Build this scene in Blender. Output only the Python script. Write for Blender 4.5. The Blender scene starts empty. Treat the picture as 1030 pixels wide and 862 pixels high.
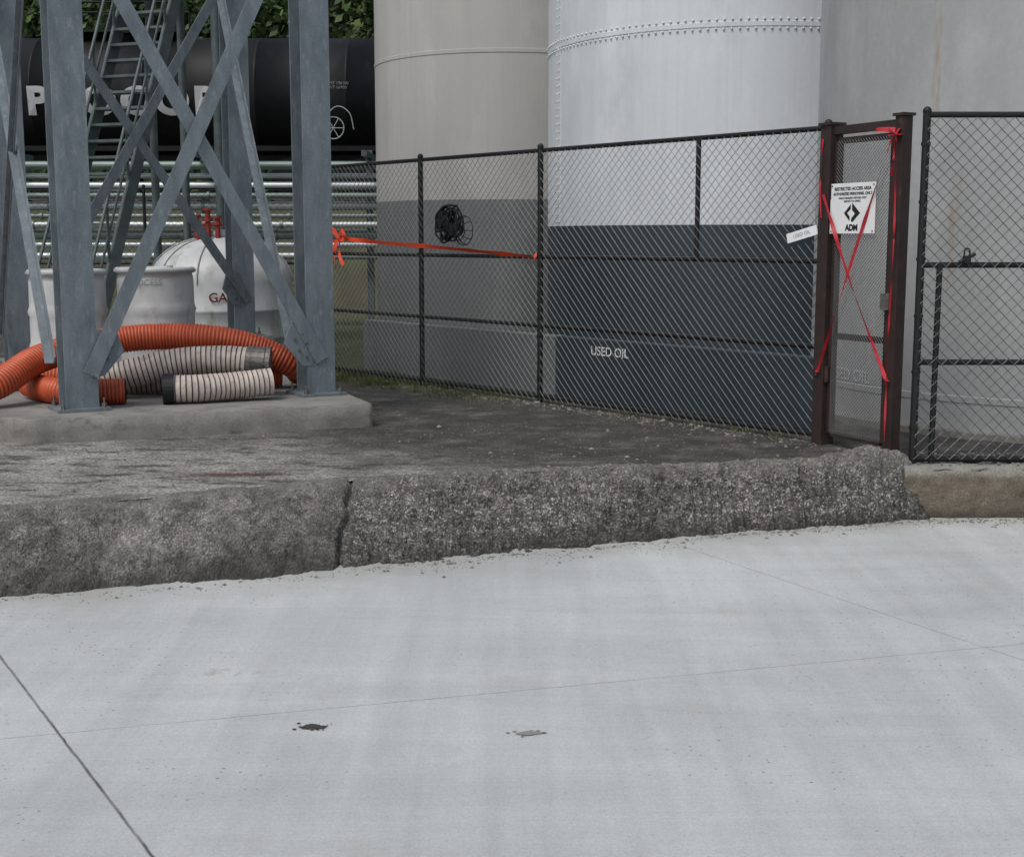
import bpy, math, random
from mathutils import Vector, Matrix, noise
random.seed(7)
R=random.random
def ru(a,b): return a+(b-a)*random.random()
scn=bpy.context.scene
COL=scn.collection

# ---------------------------------------------------------------- materials
def nt(name):
    m=bpy.data.materials.new(name); m.use_nodes=True
    t=m.node_tree; b=t.nodes['Principled BSDF']
    return m,t,b
def node(t,ty,**k):
    n=t.nodes.new(ty)
    for a,v in k.items(): setattr(n,a,v)
    return n
def coords(t,scale=(1,1,1),rot=(0,0,0),loc=(0,0,0)):
    c=node(t,'ShaderNodeTexCoord'); m=node(t,'ShaderNodeMapping')
    t.links.new(c.outputs['Object'],m.inputs['Vector'])
    m.inputs['Scale'].default_value=scale; m.inputs['Rotation'].default_value=rot; m.inputs['Location'].default_value=loc
    return m.outputs['Vector']
def noi(t,vec,scale,detail=6,rough=.6,dist=0):
    n=node(t,'ShaderNodeTexNoise'); t.links.new(vec,n.inputs['Vector'])
    n.inputs['Scale'].default_value=scale; n.inputs['Detail'].default_value=min(detail,5.5)
    n.inputs['Roughness'].default_value=rough; n.inputs['Distortion'].default_value=dist
    return n.outputs['Fac']
def ramp(t,fac,stops):
    r=node(t,'ShaderNodeValToRGB'); t.links.new(fac,r.inputs['Fac'])
    e=r.color_ramp.elements
    while len(e)<len(stops): e.new(.5)
    for i,(p,c) in enumerate(stops):
        e[i].position=p
        e[i].color=(c,c,c,1) if isinstance(c,(int,float)) else (*c,1)
    return r.outputs['Color']
def mix(t,fac,a,b,mode='MIX'):
    m=node(t,'ShaderNodeMix',data_type='RGBA',blend_type=mode)
    def s(i,v):
        if hasattr(v,'is_linked'): t.links.new(v,m.inputs[i])
        elif isinstance(v,(int,float)): m.inputs[i].default_value=v
        else: m.inputs[i].default_value=(*v,1)
    s(0,fac); s(6,a); s(7,b)
    return m.outputs[2]
def math_(t,op,a,b=None,c=None,clamp=False):
    m=node(t,'ShaderNodeMath',operation=op,use_clamp=clamp)
    for i,v in enumerate((a,b,c)):
        if v is None: continue
        if hasattr(v,'is_linked'): t.links.new(v,m.inputs[i])
        else: m.inputs[i].default_value=v
    return m.outputs[0]
def vdot(t,vec,n):
    m=node(t,'ShaderNodeVectorMath',operation='DOT_PRODUCT')
    t.links.new(vec,m.inputs[0]); m.inputs[1].default_value=n
    return m.outputs['Value']
def bump(t,b,h,strength=.3,dist=.01):
    n=node(t,'ShaderNodeBump'); t.links.new(h,n.inputs['Height'])
    n.inputs['Strength'].default_value=strength; n.inputs['Distance'].default_value=dist
    t.links.new(n.outputs['Normal'],b.inputs['Normal'])
def M(name,c1,c2=None,scale=6,rough=.6,metal=0,bmp=0,bscale=60,bdist=.005,stretch=(1,1,1),stain=None,spec=.5,fine=0,fa=.78):
    m,t,b=nt(name)
    if c2 is None: c2=tuple(x*.72 for x in c1)
    v=coords(t,stretch)
    col=ramp(t,noi(t,v,scale),[(.32,c2),(.68,c1)])
    if stain:
        for (sc,lo,hi,ss,st) in (stain if isinstance(stain,list) else [stain]):
            v2=coords(t,st,loc=(3.1,1.7,.3))
            f=ramp(t,noi(t,v2,ss,8,.65),[(lo,0),(hi,1)])
            col=mix(t,f,col,sc)
    if fine:
        f=ramp(t,noi(t,coords(t),fine,3,.7),[(.3,fa),(.7,1+(1-fa)*.5)])
        col=mix(t,1.0,col,f,'MULTIPLY')
    t.links.new(col,b.inputs['Base Color'])
    b.inputs['Roughness'].default_value=rough; b.inputs['Metallic'].default_value=metal
    b.inputs['Specular IOR Level'].default_value=spec
    if bmp: bump(t,b,noi(t,coords(t),bscale,5,.7),bmp,bdist)
    return m

m_galv=M('galvanised_steel',(.235,.275,.30),(.14,.17,.19),7,.5,.3,.15,50,.002,(1,1,.35),stain=((.31,.34,.355),.55,.75,22,(1,1,.3)),fine=90)
m_galvd=M('galvanised_steel_weathered',(.12,.15,.155),(.07,.09,.09),6,.6,.3,.15,50,.002)
m_bolt=M('bolt_steel',(.2,.19,.18),(.10,.09,.08),30,.5,.5)
m_padc=M('pad_concrete',(.27,.265,.245),(.17,.165,.15),3,.9,0,.5,45,.01,stain=((.10,.095,.08),.55,.75,5,(1,1,2)),fine=80)
m_black=M('black_vinyl',(.012,.0125,.013),(.008,.008,.008),20,.5,spec=.35)
m_wire=M('vinyl_wire',(.060,.066,.070),(.026,.028,.030),9,.4,.2)
m_wireg=M('galvanised_wire',(.13,.14,.145),(.05,.055,.055),9,.4,.3)
m_gatebr=M('gate_brown_paint',(.035,.020,.017),(.018,.012,.010),14,.6,0,.2,80,.002,stain=((.09,.038,.02),.62,.72,20,(1,1,.4)))
m_red=M('red_ribbon',(.50,.018,.03),(.33,.012,.02),20,.45)
m_orr=M('orange_ribbon',(.85,.085,.025),(.7,.06,.015),20,.45)
m_oh=M('orange_hose_rubber',(.58,.10,.03),(.40,.065,.022),6,.5,0,.1,90,.002,stain=((.17,.06,.03),.58,.80,9,(1,1,1)))
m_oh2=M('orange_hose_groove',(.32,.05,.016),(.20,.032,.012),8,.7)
m_wh=M('pale_hose_rubber',(.56,.49,.44),(.38,.32,.28),9,.55,stain=((.22,.14,.10),.56,.78,10,(1,1,1)))
m_whd=M('dark_hose_rib',(.055,.036,.032),(.03,.022,.020),9,.5)
m_dark=M('dark_interior',(.008,.008,.008),(.005,.005,.005),9,.8)
m_poly=M('white_poly',(.56,.575,.575),(.44,.455,.455),3,.45,stain=((.28,.265,.23),.55,.75,4,(1,1,.4)))
m_polyrib=M('grey_poly',(.42,.43,.43),(.30,.31,.31),6,.5)
m_sign=M('sign_white',(.78,.79,.79),(.70,.71,.71),6,.4)
m_ink=M('sign_black',(.012,.012,.012),(.01,.01,.01),6,.5)
m_rail=M('tankcar_black',(.007,.0075,.008),(.004,.004,.005),2,.55,stain=((.02,.02,.02),.55,.75,2,(1,1,.3)),spec=.25)
m_white=M('white_lettering',(.80,.81,.82),(.72,.73,.74),5,.5)
m_grayt=M('grey_lettering',(.34,.36,.37),(.25,.27,.28),5,.6)
m_pipe=M('galvanised_pipe',(.48,.52,.53),(.30,.34,.35),4,.4,.4,stretch=(.3,1,1))
m_pipeg=M('greenish_pipe',(.20,.25,.23),(.12,.16,.15),4,.45,.3,stretch=(.3,1,1))
m_redp=M('red_valve_paint',(.30,.03,.02),(.17,.02,.015),10,.5)
m_bark=M('bark',(.09,.07,.05),(.04,.03,.022),8,.95,0,.6,20,.03,(1,1,.2))
m_slate=M('slate_paint',(.030,.048,.062),(.020,.034,.044),1.6,.6,0,.1,30,.003,(1,1,.25),stain=[((.05,.07,.082),.58,.78,5,(1,1,.10)),((.016,.024,.030),.56,.72,3,(1,1,.2))])
def tank_mat(name,c1,c2,rustlo=.66,fa=.97,k=.86):
    return M(name,c1,c2,.8,.5,0,.05,12,.003,(1,1,.25),
        stain=[(tuple(x*k for x in c1),.48,.78,3.0,(1,1,.035)),
               (tuple(x*(k+.03) for x in c1),.50,.62,11,(1,1,.018)),
               (tuple(x*(k-.06) for x in c1),.56,.74,1.3,(1,1,.5)),
               (tuple(min(1,x*1.06) for x in c1),.50,.72,1.6,(1,1,.4)),
               ((.30,.21,.12),rustlo,rustlo+.12,4.5,(1,1,.12))],fine=18,fa=fa)
m_tl=tank_mat('left_tank_paint',(.455,.45,.43),(.385,.38,.36),.74,k=.84)
m_tll=tank_mat('left_tank_lower_mesh_darkened',(.175,.185,.187),(.135,.143,.145),.76)  # darkening seen through the fence mesh, put into the tank and wall colour
m_tm=tank_mat('middle_tank_paint',(.645,.68,.705),(.575,.61,.635),.80)
m_tr=tank_mat('right_tank_paint',(.375,.385,.385),(.30,.31,.31),.635,k=.82,fa=.93)

def curb_mat():
    m,t,b=nt('curb_concrete'); v=coords(t)
    c=ramp(t,noi(t,v,5,8,.65),[(.3,(.12,.10,.075)),(.7,(.25,.215,.165))])
    s=node(t,'ShaderNodeSeparateXYZ'); t.links.new(v,s.inputs[0])
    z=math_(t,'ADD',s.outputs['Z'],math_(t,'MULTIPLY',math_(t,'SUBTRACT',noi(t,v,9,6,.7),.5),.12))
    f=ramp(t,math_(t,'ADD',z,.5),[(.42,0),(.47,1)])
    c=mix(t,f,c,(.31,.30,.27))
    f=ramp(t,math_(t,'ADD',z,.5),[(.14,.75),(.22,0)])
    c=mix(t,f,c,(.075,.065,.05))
    g=ramp(t,noi(t,v,90,3,.7),[(.3,.55),(.7,1.25)]); c=mix(t,1,c,g,'MULTIPLY')
    t.links.new(c,b.inputs['Base Color']); b.inputs['Roughness'].default_value=.95
    bump(t,b,noi(t,v,45,6,.75),.9,.02); return m
m_curb=curb_mat()
def leafmat(name,c1,c2):
    m,t,b=nt(name)
    col=ramp(t,noi(t,coords(t),1.3,4),[(.3,c2),(.7,c1)])
    t.links.new(col,b.inputs['Base Color']); b.inputs['Roughness'].default_value=.7
    return m
m_leaf=leafmat('leaf_green',(.10,.16,.04),(.045,.08,.02))
m_leaf2=leafmat('leaf_dark',(.045,.08,.02),(.02,.038,.012))
m_grass=leafmat('grass_green',(.085,.105,.032),(.06,.06,.03))

def road_mat():
    m,t,b=nt('road_concrete')
    v=coords(t)
    base=ramp(t,noi(t,v,.7,6,.6),[(.3,(.43,.45,.442)),(.7,(.525,.548,.538))])
    vs=coords(t,(5,.35,1),(0,0,math.radians(-29)))
    st=ramp(t,noi(t,vs,1.0,5,.6,.6),[(.3,.90),(.7,1.05)])
    base=mix(t,1,base,st,'MULTIPLY')
    vs2=coords(t,(.35,2.2,1),(0,0,math.radians(-15)))
    st2=ramp(t,noi(t,vs2,.8,5,.65,1.0),[(.35,.93),(.65,1.03)])
    base=mix(t,1,base,st2,'MULTIPLY')
    vs3=coords(t,(3,120,1),(0,0,math.radians(-17)))
    st3=ramp(t,noi(t,vs3,1,3,.6),[(.3,.95),(.7,1.03)])
    base=mix(t,1,base,st3,'MULTIPLY')
    f=ramp(t,noi(t,v,120,3,.7),[(.3,.82),(.7,1.10)])
    base=mix(t,1,base,f,'MULTIPLY')
    vo=node(t,'ShaderNodeTexVoronoi'); t.links.new(v,vo.inputs['Vector']); vo.inputs['Scale'].default_value=32
    sx=node(t,'ShaderNodeSeparateXYZ'); t.links.new(v,sx.inputs[0])
    sel=node(t,'ShaderNodeSeparateColor'); t.links.new(vo.outputs['Color'],sel.inputs[0])
    # speck size varies per cell
    sp=math_(t,'LESS_THAN',vo.outputs['Distance'],math_(t,'MULTIPLY',sel.outputs[1],.24))
    pm=math_(t,'MULTIPLY_ADD',math_(t,'ABSOLUTE',sx.outputs['X']),.09,noi(t,v,1.1,4))
    pm=ramp(t,pm,[(.48,.05),(.75,1)])
    sp=math_(t,'MULTIPLY',sp,math_(t,'LESS_THAN',sel.outputs[0],.55))
    sp=math_(t,'MULTIPLY',sp,pm); sp=math_(t,'MULTIPLY',sp,.75)
    base=mix(t,sp,base,(.13,.125,.115))
    d=vdot(t,v,(-.352,.936,0))
    dn=math_(t,'ADD',d,math_(t,'MULTIPLY',noi(t,v,1.6,6,.65),1.3))
    df=ramp(t,math_(t,'MULTIPLY',dn,.1),[(.78,0),(.87,.75)])
    base=mix(t,df,base,(.27,.26,.235))
    bl=ramp(t,noi(t,coords(t,loc=(5,2,0)),1.6,9,.72),[(.56,0),(.74,.5)])
    base=mix(t,bl,base,(.34,.335,.31))
    cc=coords(t,(1.7,4.2,1),(0,0,0),(1.35*1.7,-5.86*4.2,0))
    ln=node(t,'ShaderNodeVectorMath',operation='LENGTH'); t.links.new(cc,ln.inputs[0])
    q=math_(t,'ADD',ln.outputs['Value'],math_(t,'MULTIPLY',noi(t,v,9,7,.75),2.2))
    r=ramp(t,math_(t,'MULTIPLY',q,.5),[(.56,.8),(.74,0)])
    base=mix(t,r,base,(.25,.225,.19))
    wob=math_(t,'MULTIPLY',math_(t,'SUBTRACT',noi(t,v,9,4),.5),.012)
    tot=None
    for (p,q,w,s) in (((-2.45,6.11),(-1.14,4.0),.0055,.9),((1.25,8.13),(2.42,6.04),.0036,.5),((-1.81,5.11),(1.83,6.11),.0032,.5)):
        dx,dy=q[0]-p[0],q[1]-p[1]; L=math.hypot(dx,dy); n=(-dy/L,dx/L,0)
        c=n[0]*p[0]+n[1]*p[1]
        e=math_(t,'ABSOLUTE',math_(t,'ADD',math_(t,'SUBTRACT',vdot(t,v,n),c),wob))
        g=math_(t,'MULTIPLY',math_(t,'SUBTRACT',1.0,math_(t,'DIVIDE',e,w*1.6),clamp=True),s*1.4,clamp=True)
        tot=g if tot is None else math_(t,'MAXIMUM',tot,g)
    brk=ramp(t,noi(t,v,3,5,.7),[(.3,.45),(.6,1)])
    tot=math_(t,'MULTIPLY',tot,brk)
    base=mix(t,tot,base,(.07,.068,.062))
    t.links.new(base,b.inputs['Base Color']); b.inputs['Roughness'].default_value=.85
    h=math_(t,'SUBTRACT',noi(t,v,140,4,.7),math_(t,'MULTIPLY',tot,2.5))
    bump(t,b,h,.4,.004)
    return m
m_road=road_mat()

def yard_mat():
    m,t,b=nt('yard_worn_asphalt')
    v=coords(t)
    light=ramp(t,noi(t,v,1.6,9,.7),[(.3,(.19,.185,.165)),(.5,(.28,.275,.25)),(.7,(.37,.365,.34))])
    dark=ramp(t,noi(t,v,2.6,9,.75),[(.34,(.028,.027,.025)),(.50,(.060,.057,.051)),(.62,(.11,.104,.094)),(.72,(.19,.18,.163))])
    d=vdot(t,v,(.6,.8,0))
    d=math_(t,'ADD',d,-7.0); d=math_(t,'ADD',d,math_(t,'MULTIPLY',math_(t,'SUBTRACT',noi(t,v,1.3,8,.72),.5),4.6))
    f=ramp(t,math_(t,'MULTIPLY_ADD',d,.2,.5),[(.36,0),(.66,1)])
    c=mix(t,f,light,dark)
    bl=ramp(t,noi(t,coords(t,(1,2.4,1),loc=(4,1,0)),1.9,9,.75),[(.51,0),(.60,.8)])
    c=mix(t,bl,c,(.030,.028,.026))
    cc=coords(t,(1.6,5.5,1),(0,0,0),(1.95*1.6,-8.95*5.5,0))
    ln=node(t,'ShaderNodeVectorMath',operation='LENGTH'); t.links.new(cc,ln.inputs[0])
    q=math_(t,'ADD',ln.outputs['Value'],math_(t,'MULTIPLY',noi(t,v,7,6,.7),1.4))
    r=ramp(t,math_(t,'MULTIPLY',q,.5),[(.46,.9),(.72,0)])
    c=mix(t,r,c,(.075,.034,.020))
    # moss strip along the far end of the fence
    fn=vdot(t,v,(-.771,-.636,0))                       # distance in front of the fence line
    fn=math_(t,'ADD',fn,.771*2.44+.636*10.42)
    al=vdot(t,v,(-.636,.771,0))
    al=math_(t,'ADD',al,.636*2.44-.771*10.42)
    w1=ramp(t,math_(t,'MULTIPLY',math_(t,'ADD',fn,math_(t,'MULTIPLY',noi(t,v,5,6,.75),1.1)),.5),[(.30,1),(.62,0)])
    w2=ramp(t,math_(t,'MULTIPLY',math_(t,'ADD',al,noi(t,v,2,4)),.125),[(.46,0),(.58,1)])
    ms=math_(t,'MULTIPLY',math_(t,'MULTIPLY',w1,w2),.85)
    c=mix(t,ms,c,ramp(t,noi(t,v,14,4,.7),[(.35,(.035,.045,.014)),(.65,(.085,.105,.028))]))
    vo=node(t,'ShaderNodeTexVoronoi'); t.links.new(v,vo.inputs['Vector']); vo.inputs['Scale'].default_value=75
    sel=node(t,'ShaderNodeSeparateColor'); t.links.new(vo.outputs['Color'],sel.inputs[0])
    g=ramp(t,sel.outputs[0],[(.2,.55),(.8,1.4)])
    c=mix(t,1,c,g,'MULTIPLY')
    t.links.new(c,b.inputs['Base Color']); b.inputs['Roughness'].default_value=.9
    bump(t,b,math_(t,'ADD',noi(t,v,60,5,.7),noi(t,v,6,4)),.8,.02)
    return m
m_yard=yard_mat()

def berm_mat():
    m,t,b=nt('rough_asphalt')
    v0=coords(t)
    nz=node(t,'ShaderNodeTexNoise'); t.links.new(v0,nz.inputs['Vector']); nz.inputs['Scale'].default_value=35
    vm=node(t,'ShaderNodeVectorMath',operation='MULTIPLY_ADD'); t.links.new(nz.outputs['Color'],vm.inputs[0]); vm.inputs[1].default_value=(.022,.022,.022); t.links.new(v0,vm.inputs[2])
    v=vm.outputs[0]
    s=node(t,'ShaderNodeSeparateXYZ'); t.links.new(v0,s.inputs[0])
    vo=node(t,'ShaderNodeTexVoronoi'); t.links.new(v,vo.inputs['Vector']); vo.inputs['Scale'].default_value=85
    sel=node(t,'ShaderNodeSeparateColor'); t.links.new(vo.outputs['Color'],sel.inputs[0])
    c=ramp(t,sel.outputs[0],[(.0,(.06,.058,.053)),(.5,(.155,.15,.137)),(.82,(.26,.252,.23)),(1,(.50,.485,.45))])
    v2=node(t,'ShaderNodeTexVoronoi'); t.links.new(v,v2.inputs['Vector']); v2.inputs['Scale'].default_value=38
    s2=node(t,'ShaderNodeSeparateColor'); t.links.new(v2.outputs['Color'],s2.inputs[0])
    c2=ramp(t,s2.outputs[1],[(.0,(.09,.087,.08)),(.7,(.20,.193,.175)),(1,(.42,.41,.375))])
    f=ramp(t,s2.outputs[0],[(.70,0),(.74,1)])
    c=mix(t,f,c,c2)
    gap=ramp(t,vo.outputs['Distance'],[(.40,1),(.8,.42)])
    c=mix(t,1,c,gap,'MULTIPLY')
    # left section: finer, greyer, less exposed aggregate
    lf=ramp(t,math_(t,'MULTIPLY_ADD',math_(t,'ADD',s.outputs['X'],math_(t,'MULTIPLY',noi(t,v0,3,5,.7),.5)),.5,.5+.5),[(.55,.55),(.62,0)])
    c=mix(t,lf,c,ramp(t,noi(t,v0,55,4,.75),[(.32,(.09,.087,.08)),(.68,(.25,.243,.225))]))
    big=ramp(t,noi(t,v0,1.7,9,.72),[(.30,.55),(.5,1.05),(.70,1.6)])
    c=mix(t,1,c,big,'MULTIPLY')
    md=ramp(t,noi(t,coords(t,(1,1,1),loc=(2,5,1)),9,7,.7),[(.40,.58),(.56,1.10)])
    c=mix(t,1,c,md,'MULTIPLY')
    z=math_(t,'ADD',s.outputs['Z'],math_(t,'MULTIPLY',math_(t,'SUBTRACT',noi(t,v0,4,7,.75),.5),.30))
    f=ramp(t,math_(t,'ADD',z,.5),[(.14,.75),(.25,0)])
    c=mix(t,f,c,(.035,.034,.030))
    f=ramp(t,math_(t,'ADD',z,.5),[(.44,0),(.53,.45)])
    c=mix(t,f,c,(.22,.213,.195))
    t.links.new(c,b.inputs['Base Color']); b.inputs['Roughness'].default_value=.95
    bump(t,b,math_(t,'SUBTRACT',noi(t,v,70,5,.75),vo.outputs['Distance']),.9,.012)
    return m
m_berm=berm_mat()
m_hill=M('embankment_soil',(.07,.075,.035),(.05,.045,.03),1.2,.95,0,.5,6,.05)
m_wood=M('wooded_slope',(.06,.10,.028),(.02,.036,.012),.9,.95,0,.8,2,.4,fine=3,fa=.4)
m_stone=M('gravel_stone',(.30,.285,.26),(.08,.076,.07),14,.9)
m_oil=M('oil_stain_black',(.055,.052,.050),(.03,.028,.026),25,.6)
m_oil2=M('oil_stain_faded',(.26,.26,.245),(.20,.20,.185),25,.8)

# ---------------------------------------------------------------- mesh builder
class MB:
    def __init__(s): s.v=[];s.f=[];s.m=[];s.s=[]
    def add(s,vs,fs,mi=0,sm=False):
        o=len(s.v); s.v+= [tuple(x) for x in vs]
        for f in fs: s.f.append([i+o for i in f]); s.m.append(mi); s.s.append(sm)
    def box(s,c,size,mi=0,rz=0,M3=None):
        c=Vector(c); hx,hy,hz=[x/2 for x in size]
        Rm=M3 if M3 else Matrix.Rotation(rz,3,'Z')
        vs=[c+Rm@Vector((x*hx,y*hy,z*hz)) for z in(-1,1) for x,y in((-1,-1),(1,-1),(1,1),(-1,1))]
        s.add(vs,[(3,2,1,0),(4,5,6,7),(0,1,5,4),(1,2,6,5),(2,3,7,6),(3,0,4,7)],mi)
    def frame(s,p,q,up):
        p,q=Vector(p),Vector(q); d=(q-p).normalized(); up=Vector(up)
        x=up-d*up.dot(d)
        if x.length<1e-5: x=Vector((1,0,0))-d*d.x
        x.normalize(); return p,q,d,x,d.cross(x)
    def beam(s,p,q,w,h,mi=0,up=(0,0,1),off=(0,0)):
        p,q,d,x,y=s.frame(p,q,up); L=(q-p).length
        c=(p+q)/2+x*off[1]+y*off[0]
        s.box(c,(w,h,L),mi,M3=Matrix((y,x,d)).transposed())
    def angle(s,p,q,w,t,mi=0,n=(0,0,1)):
        s.beam(p,q,w,t,mi,up=n)
        s.beam(p,q,t,w*.8-.003,mi,up=n,off=(w/2-t/2,-(w*.4+t/2)))
    def cyl(s,p,q,r,r2=None,n=12,mi=0,caps=True,sm=True):
        r2=r if r2 is None else r2
        p,q,d,x,y=s.frame(p,q,(0,0,1) if abs((Vector(q)-Vector(p)).normalized().z)<.99 else (1,0,0))
        vs=[];
        for c,rr in((p,r),(q,r2)):
            for i in range(n):
                a=2*math.pi*i/n; vs.append(c+x*rr*math.cos(a)+y*rr*math.sin(a))
        s.add(vs,[(i,(i+1)%n,n+(i+1)%n,n+i) for i in range(n)],mi,sm)
        if caps:
            s.add(vs[:n],[tuple(range(n))[::-1]],mi); s.add(vs[n:],[tuple(range(n))],mi)
    def lathe(s,c,prof,n=64,mi=0,sm=True,axis='Z',mis=None):
        c=Vector(c); vs=[]
        for r,z in prof:
            for i in range(n):
                a=2*math.pi*i/n
                vs.append(c+(Vector((r*math.cos(a),r*math.sin(a),z)) if axis=='Z' else Vector((z,r*math.cos(a),r*math.sin(a)))))
        o=len(s.v); s.v+=[tuple(x) for x in vs]
        for k in range(len(prof)-1):
            for i in range(n):
                s.f.append([o+k*n+i,o+k*n+(i+1)%n,o+(k+1)*n+(i+1)%n,o+(k+1)*n+i]); s.m.append(mis[k] if mis else mi); s.s.append(sm)
    def tube(s,pts,radii,n=16,mi=0,mis=None,sm=True,cap=False):
        P=[Vector(p) for p in pts]
        T=[(P[min(i+1,len(P)-1)]-P[max(i-1,0)]).normalized() for i in range(len(P))]
        x=Vector((0,0,1))-T[0]*T[0].z
        if x.length<1e-3: x=Vector((1,0,0))
        x.normalize(); vs=[]
        for i,p in enumerate(P):
            x=(x-T[i]*x.dot(T[i])).normalized(); y=T[i].cross(x)
            r=radii[i] if hasattr(radii,'__len__') else radii
            for k in range(n):
                a=2*math.pi*k/n; vs.append(p+x*r*math.cos(a)+y*r*math.sin(a))
        o=len(s.v); s.v+=[tuple(q) for q in vs]
        for j in range(len(P)-1):
            for i in range(n):
                s.f.append([o+j*n+i,o+j*n+(i+1)%n,o+(j+1)*n+(i+1)%n,o+(j+1)*n+i]); s.m.append(mis[j] if mis else mi); s.s.append(sm)
        if cap:
            s.f.append([o+i for i in range(n)][::-1]); s.m.append(mi); s.s.append(False)
            s.f.append([o+(len(P)-1)*n+i for i in range(n)]); s.m.append(mi); s.s.append(False)
    def ball(s,c,r,mi=0,n=8,sz=1):
        c=Vector(c); k=max(3,n//2)
        pr=[(max(1e-4,r*math.sin(math.pi*j/k)),-r*sz*math.cos(math.pi*j/k)) for j in range(k+1)]
        s.lathe(c,pr,n,mi)
    def obj(s,name,mats,parent=None,recalc=True):
        me=bpy.data.meshes.new(name); me.from_pydata(s.v,[],s.f)
        for m in (mats if isinstance(mats,(list,tuple)) else [mats]): me.materials.append(m)
        me.polygons.foreach_set('material_index',s.m); me.polygons.foreach_set('use_smooth',s.s)
        me.update()
        if recalc:
            import bmesh
            bm=bmesh.new(); bm.from_mesh(me); bmesh.ops.recalc_face_normals(bm,faces=bm.faces); bm.to_mesh(me); bm.free()
        o=bpy.data.objects.new(name,me); COL.objects.link(o)
        if parent: par(o,parent)
        return o
def empty(name,loc=(0,0,0)):
    e=bpy.data.objects.new(name,None); e.location=loc; e.empty_display_size=.2; COL.objects.link(e); return e
def par(o,e):
    o.parent=e; o.matrix_parent_inverse=Matrix.Translation(e.location).inverted()
def bevel(o,w=.01,seg=2):
    b=o.modifiers.new('bevel','BEVEL'); b.width=w; b.segments=seg; b.limit_method='ANGLE'; b.angle_limit=math.radians(40)
def text(name,body,size,origin,xdir,ydir,mat,parent=None,bold=.0,sx=1,fn=None,space=1):
    cu=bpy.data.curves.new(name,'FONT'); cu.body=body; cu.size=size; cu.align_x='CENTER'; cu.align_y='CENTER'; cu.offset=bold; cu.space_character=space
    cu.extrude=.001
    ob=bpy.data.objects.new('tmp',cu); COL.objects.link(ob)
    dg=bpy.context.evaluated_depsgraph_get()
    me=bpy.data.meshes.new_from_object(ob.evaluated_get(dg)); bpy.data.objects.remove(ob)
    X=Vector(xdir).normalized(); Y=Vector(ydir).normalized(); Z=X.cross(Y); O=Vector(origin)
    for v in me.vertices:
        p=O+X*v.co.x*sx+Y*v.co.y+Z*v.co.z
        v.co=fn(p) if fn else p
    me.materials.clear(); me.materials.append(mat)
    o=bpy.data.objects.new(name,me); COL.objects.link(o)
    if parent: par(o,parent)
    return o
def catmull(pts,ds):
    P=[Vector(p) for p in pts]; P=[P[0]*2-P[1]]+P+[P[-1]*2-P[-2]]
    out=[]
    for i in range(1,len(P)-2):
        for k in range(60):
            u=k/60
            a,b,c,d=P[i-1],P[i],P[i+1],P[i+2]
            out.append(.5*((2*b)+(c-a)*u+(2*a-5*b+4*c-d)*u*u+(3*b-a-3*c+d)*u**3))
    out.append(P[-2])
    res=[out[0]]; acc=0
    for a,b in zip(out,out[1:]):
        L=(b-a).length
        while acc+L>=ds:
            tt=(ds-acc)/L; a=a+(b-a)*tt; res.append(a.copy()); L=(b-a).length; acc=0
        acc+=L
    return res
def interp(tab,x):
    if x<=tab[0][0]: return tab[0][1]
    for (a,b),(c,d) in zip(tab,tab[1:]):
        if x<=c: return b+(d-b)*(x-a)/(c-a)
    return tab[-1][1]
def ss(a,b,x):
    t=min(1,max(0,(x-a)/(b-a))); return t*t*(3-2*t)

ROADZ=-.37
# ---------------------------------------------------------------- ground
mb=MB(); mb.add([(-600,-600,ROADZ-.012),(600,-600,ROADZ-.012),(600,900,ROADZ-.012),(-600,900,ROADZ-.012)],[(0,1,2,3)])
mb.obj('ground',m_hill)
mb=MB(); mb.add([(-60,-40,ROADZ),(60,-40,ROADZ),(60,10.2,ROADZ),(-60,10.2,ROADZ)],[(0,1,2,3)])
mb.obj('concrete_road',m_road)

toe=[(-30,-2.9),(-2.84,7.10),(-1.8,7.40),(-1.09,7.66),(-1.03,7.76),(.55,8.36),(1.6,8.76),(2.6,9.06),(2.75,9.12),(3.1,9.20)]
crest=[(-30,-2.0),(-3.05,7.73),(-1.97,8.18),(-1.15,8.60),(-1.05,8.68),(.6,9.12),(1.8,9.28),(3.1,9.42)]
cz=[(-30,0),(.3,.0),(1.6,.02),(2.1,.045),(2.5,.085),(2.75,.075),(3.1,.0)]
xs=[-60,-30]+[x for x in (-3.05,-1.97,-1.15,-1.05,.6,1.8,2.88)]
front=[(-60,crest[0][1]-11,0)]+[(x,interp(crest,x)+.06,0) for x in xs[1:]]
front[-1]=(2.88,9.5,0)
poly=front+[(60,9.5,0),(60,80,0),(-60,80,0)]
mb=MB(); mb.add(poly,[tuple(range(len(poly)))]); mb.obj('yard_pavement',m_yard)

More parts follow.
